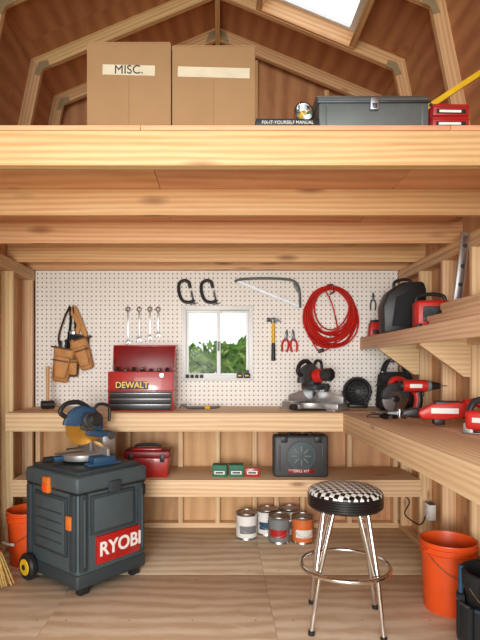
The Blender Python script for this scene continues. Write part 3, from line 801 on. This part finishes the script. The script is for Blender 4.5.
# ================================================================== floor goods
def paint_can(loc,lab,lab2,rz=0):
    b=B("paint_can")
    r,h=.083,.205
    b.lathe([(.0005,.004),(r-.004,.004),(r-.001,0),(r+.002,.003),(r,.008),(r,h-.01),(r+.003,h-.005),(r+.001,h),(r-.008,h),(r-.010,h-.006),(r-.02,h-.006),(r-.022,h-.002),(.0005,h-.002)],M_STEEL,seg=36)
    b.lathe([(r+.0008,.016),(r+.0008,h-.02)],lab,seg=36); b.lathe([(r+.0014,.05),(r+.0014,.11)],lab2,seg=20,a0=-140,a1=-40)
    b.tube(smooth([(-r-.004,0,h-.04),(-r*.8,-r*.75,.09),(0,-r-.012,.06),(r*.8,-r*.75,.09),(r+.004,0,h-.04)],6),.0018,M_STEEL,seg=6)
    for s in(-1,1): b.cyl((s*(r-.001),0,h-.04),(s*(r+.006),0,h-.04),.008,M_STEEL)
    b.done(loc,rz)
paint_can((.212,4.17,0),M_PAPER,M_GREY,10); paint_can((.385,4.27,0),M_PAPER,M_BLUE); paint_can((.462,4.075,0),M_GREY,M_RED,-12); paint_can((.645,4.07,0),M_LABELO,M_PAPER,5); paint_can((.57,4.30,0),M_PAPER,M_GREY,5)

def bucket(name,loc,mat,rz=0,h=.37,pouch=False):
    b=B(name); r0,r1=.128,.150
    b.lathe([(.0005,.004),(r0-.006,.004),(r0,.0),(r0+.002,.01),(r1-.004,h-.07),(r1+.004,h-.068),(r1+.004,h-.062),(r1-.003,h-.058),(r1-.001,h-.035),(r1+.007,h-.033),(r1+.007,h-.028),(r1,h-.025),(r1+.002,h-.006),(r1+.007,h-.004),(r1+.006,h),(r1-.002,h),(r1-.006,h-.02),(r0-.004,.010),(.0005,.010)],mat,seg=48)
    b.tube(smooth([(-r1-.01,0,h-.05),(-r1*.85,-r1*.72,h-.13),(0,-r1-.03,h-.20),(r1*.85,-r1*.72,h-.13),(r1+.01,0,h-.05)],8),.0024,M_STEEL,seg=6)
    b.tube([(-.05,-r1-.026,h-.195),(0,-r1-.031,h-.20),(.05,-r1-.026,h-.195)],.010,M_WHITE if not pouch else M_BLACK,seg=8)
    for s in(-1,1): b.cyl((s*(r1-.002),0,h-.05),(s*(r1+.014),0,h-.05),.012,mat)
    if pouch:
        for j in range(12):
            rr=r1+.012
            b.T=RZ(30*j)@TR(rr,0,0)
            b.box((0,0,.15),(.035,.07,.17+.03*(j%3)),M_CANVAS,.01); b.box((.014,0,.24),(.012,.06,.012),M_BLUE if j%3 else M_DGREY,.003)
            if j%2: b.cyl((0,0,.2),(0,0,.34+.03*(j%3)),.012,M_BLUE if j%4==1 else M_BLACK,bev=.004)
            b.T=Matrix.Identity(4)
        b.lathe([(r1+.008,h-.06),(r1+.012,h+.006),(r1-.008,h+.006)],M_CANVAS,seg=40)
    b.done(loc,rz)
bucket("plastic_bucket",(1.30,2.96,0),M_ORANGE,20,h=.39)
bucket("plastic_bucket",(-1.34,3.66,0),M_ORANGE,-30)
bucket("bucket_tool_organizer",(1.335,2.50,0),M_BLACK,10,h=.38,pouch=True)

b=B("corn_broom")
N=70
for i in range(N):
    x=(i/(N-1)-.5); y=random.uniform(-1,1)
    b.tube([(x*.05,y*.015,.30),(x*.14,y*.022,.20),(x*.24+random.uniform(-.008,.008),y*.035,0.002)],.0055,M_BRIST,seg=5)
b.box((0,0,.30),(.08,.045,.10),M_BRIST,.015,taper=(1.6,1.1)); b.box((0,0,.225),(.155,.055,.008),M_REDD,.003); b.box((0,0,.26),(.13,.052,.008),M_REDD,.003)
b.cyl((0,0,.33),(0,0,1.35),.012,W_HANDLE,bev=.003)
b.done((-1.40,3.20,0.006),rot=(0,-5,25))

# bar stool
b=B("bar_stool")
sh=.735
b.T=Matrix.Diagonal((.95,.95,1,1))
b.lathe([(.0005,sh),(.10,sh-.002),(.17,sh-.010),(.195,sh-.022)],M_CHECK,seg=48)
b.lathe([(.195,sh-.022),(.207,sh-.034),(.208,sh-.042)],M_CHECK,seg=48)
for k in range(5):
    z=sh-.042-.013*k
    b.lathe([(.208,z),(.211,z-.003),(.211,z-.010),(.208,z-.013)],M_VINYL,seg=48)
b.lathe([(.208,sh-.107),(.195,sh-.118),(.0005,sh-.118)],M_BLACK,seg=48)
b.cyl((0,0,sh-.145),(0,0,sh-.117),.09,M_DSTEEL,bev=.004)
for j in range(4):
    a=R(35+90*j); ca,sa=math.cos(a),math.sin(a)
    off=.016; px_,py_=-sa*off,ca*off
    for s in(-1,1):
        top=Vector((ca*.13+s*px_*2.2,sa*.13+s*py_*2.2,sh-.118))
        mid=Vector((ca*.213+s*px_*.8,sa*.213+s*py_*.8,.315))
        if s==1:
            b.tube([top,top+(mid-top)*.5,mid,Vector((ca*.265,sa*.265,.012))],.0125,M_CHROME,seg=12)
        else:
            b.tube([top,top+(mid-top)*.5,mid],.010,M_CHROME,seg=12)
    b.cyl((ca*.265,sa*.265,0),(ca*.265,sa*.265,.024),.018,M_BLACK,bev=.003)
    b.tube([(ca*.205,sa*.205,.305),(ca*.245,sa*.245,.305)],.007,M_CHROME)
b.tube([(.245*math.cos(2*math.pi*j/48),.245*math.sin(2*math.pi*j/48),.305) for j in range(48)],.0125,M_CHROME,closed=True,seg=12)
b.done((.673,2.80,0))

# rolling workshop cabinet
b=B("rolling_tool_cabinet")
W,D,H=.54,.57,.74
b.box((0,0,.40),(W-.02,D-.02,.60),M_SLATE,.02,seg=3)
b.box((0,0,.09),(W,D,.09),M_SLATE2,.018,seg=3)
b.box((0,0,.665),(W+.01,D+.01,.10),M_SLATE,.02,seg=3); b.box((0,0,.612),(W-.008,D-.008,.012),M_BLACK,.002)
b.box((0,0,.725),(W-.06,D-.06,.03),M_SLATE2,.012)
for sx in(-1,1): 
    b.box((sx*.225,-D/2+.004,.38),(.05,.03,.46),M_SLATE2,.010); b.box((sx*.225,-D/2-.012,.38),(.014,.01,.40),M_SLATE,.004)
b.box((0,-D/2+.004,.47),(.34,.02,.24),M_SLATE2,.006); b.box((0,-D/2+.000,.47),(.30,.02,.20),M_SLATE,.006)
b.box((.05,-D/2+.002,.25),(.36,.022,.17),M_RED,.004); b.text("RYOBI",.118,M_PAPER,(.05,-D/2-.0105,.25),sx=1.0,bold=.003)
for sy in(-1,1):
    b.box((-W/2+.004,sy*.24,.38),(.03,.05,.46),M_SLATE2,.010)
b.box((-W/2+.004,0,.40),(.02,.36,.36),M_SLATE2,.006); b.box((-W/2,0,.40),(.02,.32,.32),M_SLATE,.006)
for z in (.30,.36,.42,.48): b.box((-W/2-.008,0,z),(.01,.28,.012),M_SLATE2,.003)
b.box((-W/2-.01,0.02,.635),(.03,.07,.10),M_ORDARK,.008); b.box((-W/2-.026,0.02,.62),(.012,.05,.05),M_ORANGE,.004)
b.box((-W/2-.008,-.22,.44),(.03,.05,.085),M_ORDARK,.008)
b.box((.0,-D/2-.008,.625),(.09,.03,.07),M_SLATE2,.008)
b.box((.235,-D/2-.004,.56),(.03,.03,.07),M_BLACK,.006)
for yw in (.21,):
    b.cyl((-W/2-.052,yw,.085),(-W/2-.005,yw,.085),.085,M_BLACK,bev=.012,seg=36)
    b.cyl((-W/2-.058,yw,.085),(-W/2-.05,yw,.085),.052,M_YEL,bev=.004,seg=30); b.cyl((-W/2-.064,yw,.085),(-W/2-.055,yw,.085),.018,M_BLACK,bev=.003)
    b.cyl((W/2+.005,yw,.085),(W/2+.052,yw,.085),.085,M_BLACK,bev=.012,seg=36)
    b.cyl((W/2+.05,yw,.085),(W/2+.058,yw,.085),.052,M_YEL,bev=.004,seg=30)
for sx in(-1,1): b.box((sx*.2,-.24,.024),(.07,.05,.048),M_BLACK,.008)
b.tube(smooth([(-.18,D/2,.58),(-.18,D/2+.05,.60),(0,D/2+.055,.60),(.18,D/2+.05,.60),(.18,D/2,.58)],6),.014,M_BLACK)
b.done((-.884,3.442,0),50)
miter_saw("miter_saw",(-.895,3.47,.742),-52,M_BLUE,M_BLUE,M_GOLD,M_DGREY,tilt=10,k=.95)

# outlet and cable
b=B("wall_outlet")
b.box((0,0,.0),(.05,.08,.12),M_BLUE,.006); b.box((-.026,0,0),(.005,.078,.118),M_WHITE,.002); b.box((0,-.041,0),(.048,.003,.112),M_PAPER,.001)
for z in(-.028,.028):
    b.box((-.029,0,z),(.003,.034,.03),M_PAPER,.004)
    for s in(-1,1): b.box((-.031,s*.007,z+.003),(.002,.002,.009),M_BLACK)
b.done((1.512+.024,3.80,.31))
b=B("power_cable")
b.tube(smooth([(1.475,4.30,.45),(1.46,4.22,.36),(1.50,4.12,.30),(1.44,4.05,.22),(1.49,3.92,.18),(1.50,3.84,.22),(1.503,3.81,.27)],8),.005,M_BLACK,seg=6)
b.done()

# ================================================================== outdoors
b=B("ground")
b.bb(-30,30,-12,40,-.16,-.11,M_GRASS)
b.done()
def shrub(loc,rx,ry,rz,n):
    b=B("shrub")
    b.tube([(0,0,0),(.03,0,rz*.5),(0,.05,rz)],[.05,.04,.02],M_LEATHD)
    for i in range(n):
        while True:
            p=Vector((random.uniform(-1,1),random.uniform(-1,1),random.uniform(-1,1)))
            if .3<p.length<1: break
        c=Vector((p.x*rx,p.y*ry,rz+p.z*rz*.95)); s=random.uniform(.06,.13)
        q=Euler((random.uniform(0,6),random.uniform(0,6),0)).to_matrix()
        V=[c+q@Vector(v) for v in ((-s,0,0),(0,-s*.5,0),(s,0,0),(0,s*.5,0))]
        b.add(V,[(0,1,2,3)],M_LEAFA if random.random()<.5 else M_LEAFB)
    b.done(loc)
for x,y,r,h in ((.35,9.0,.75,.98),(.95,9.6,.8,1.15),(-.5,9.3,.7,.86),(-1.4,11,1.1,.9),(-.1,12,1.4,1.05),(-2.8,11,1.0,.9),(2.2,11,1.2,1.4)):
    shrub((x,y,-.11),r,r*.8,h,2600)

# ================================================================== world + light
w=bpy.data.worlds.new("sky"); sc.world=w; w.use_nodes=True
nt=w.node_tree; bg=nt.nodes["Background"]; bg.inputs[0].default_value=(.90,.95,1,1); bg.inputs[1].default_value=1.7

def area(name,loc,target,sx,sy,e,col):
    l=bpy.data.lights.new(name,'AREA'); l.shape='RECTANGLE'; l.size=sx; l.size_y=sy; l.energy=e; l.color=col
    o=bpy.data.objects.new(name,l); sc.collection.objects.link(o); o.location=loc
    o.rotation_euler=(Vector(target)-Vector(loc)).to_track_quat('-Z','Y').to_euler(); return o
area("doorway_fill",(-1.2,-5.5,2.0),(.1,4,1.4),4.0,3.2,290,(1,.97,.92))  # unseen area light added outside the open front, standing in for doorway daylight
area("low_fill",(-.7,-1.3,.95),(.1,4,2.1),1.8,1.2,40,(1,.97,.93))  # low unseen area light, added to brighten the joists and loft underside
# unseen spot added behind the camera, aimed under the loft to brighten the bench wall
l=bpy.data.lights.new("wall_fill_spot",'SPOT'); l.energy=330; l.spot_size=R(48); l.spot_blend=.55; l.shadow_soft_size=.45; l.color=(1,.98,.95)
o=bpy.data.objects.new("wall_fill_spot",l); sc.collection.objects.link(o); o.location=(-.5,-1.6,1.25)
o.rotation_euler=(Vector((0,4.4,1.05))-Vector(o.location)).to_track_quat('-Z','Y').to_euler()

# camera
cam=bpy.data.cameras.new("camera"); co=bpy.data.objects.new("camera",cam); sc.collection.objects.link(co)
co.location=(0,0,1.38); co.rotation_euler=(R(90),0,0)
cam.sensor_width=36; cam.lens=520/640*36; cam.shift_x=20/640; cam.shift_y=45/640; cam.clip_start=.05
sc.camera=co
sc.view_settings.view_transform='Standard'
sc.view_settings.exposure=0.0
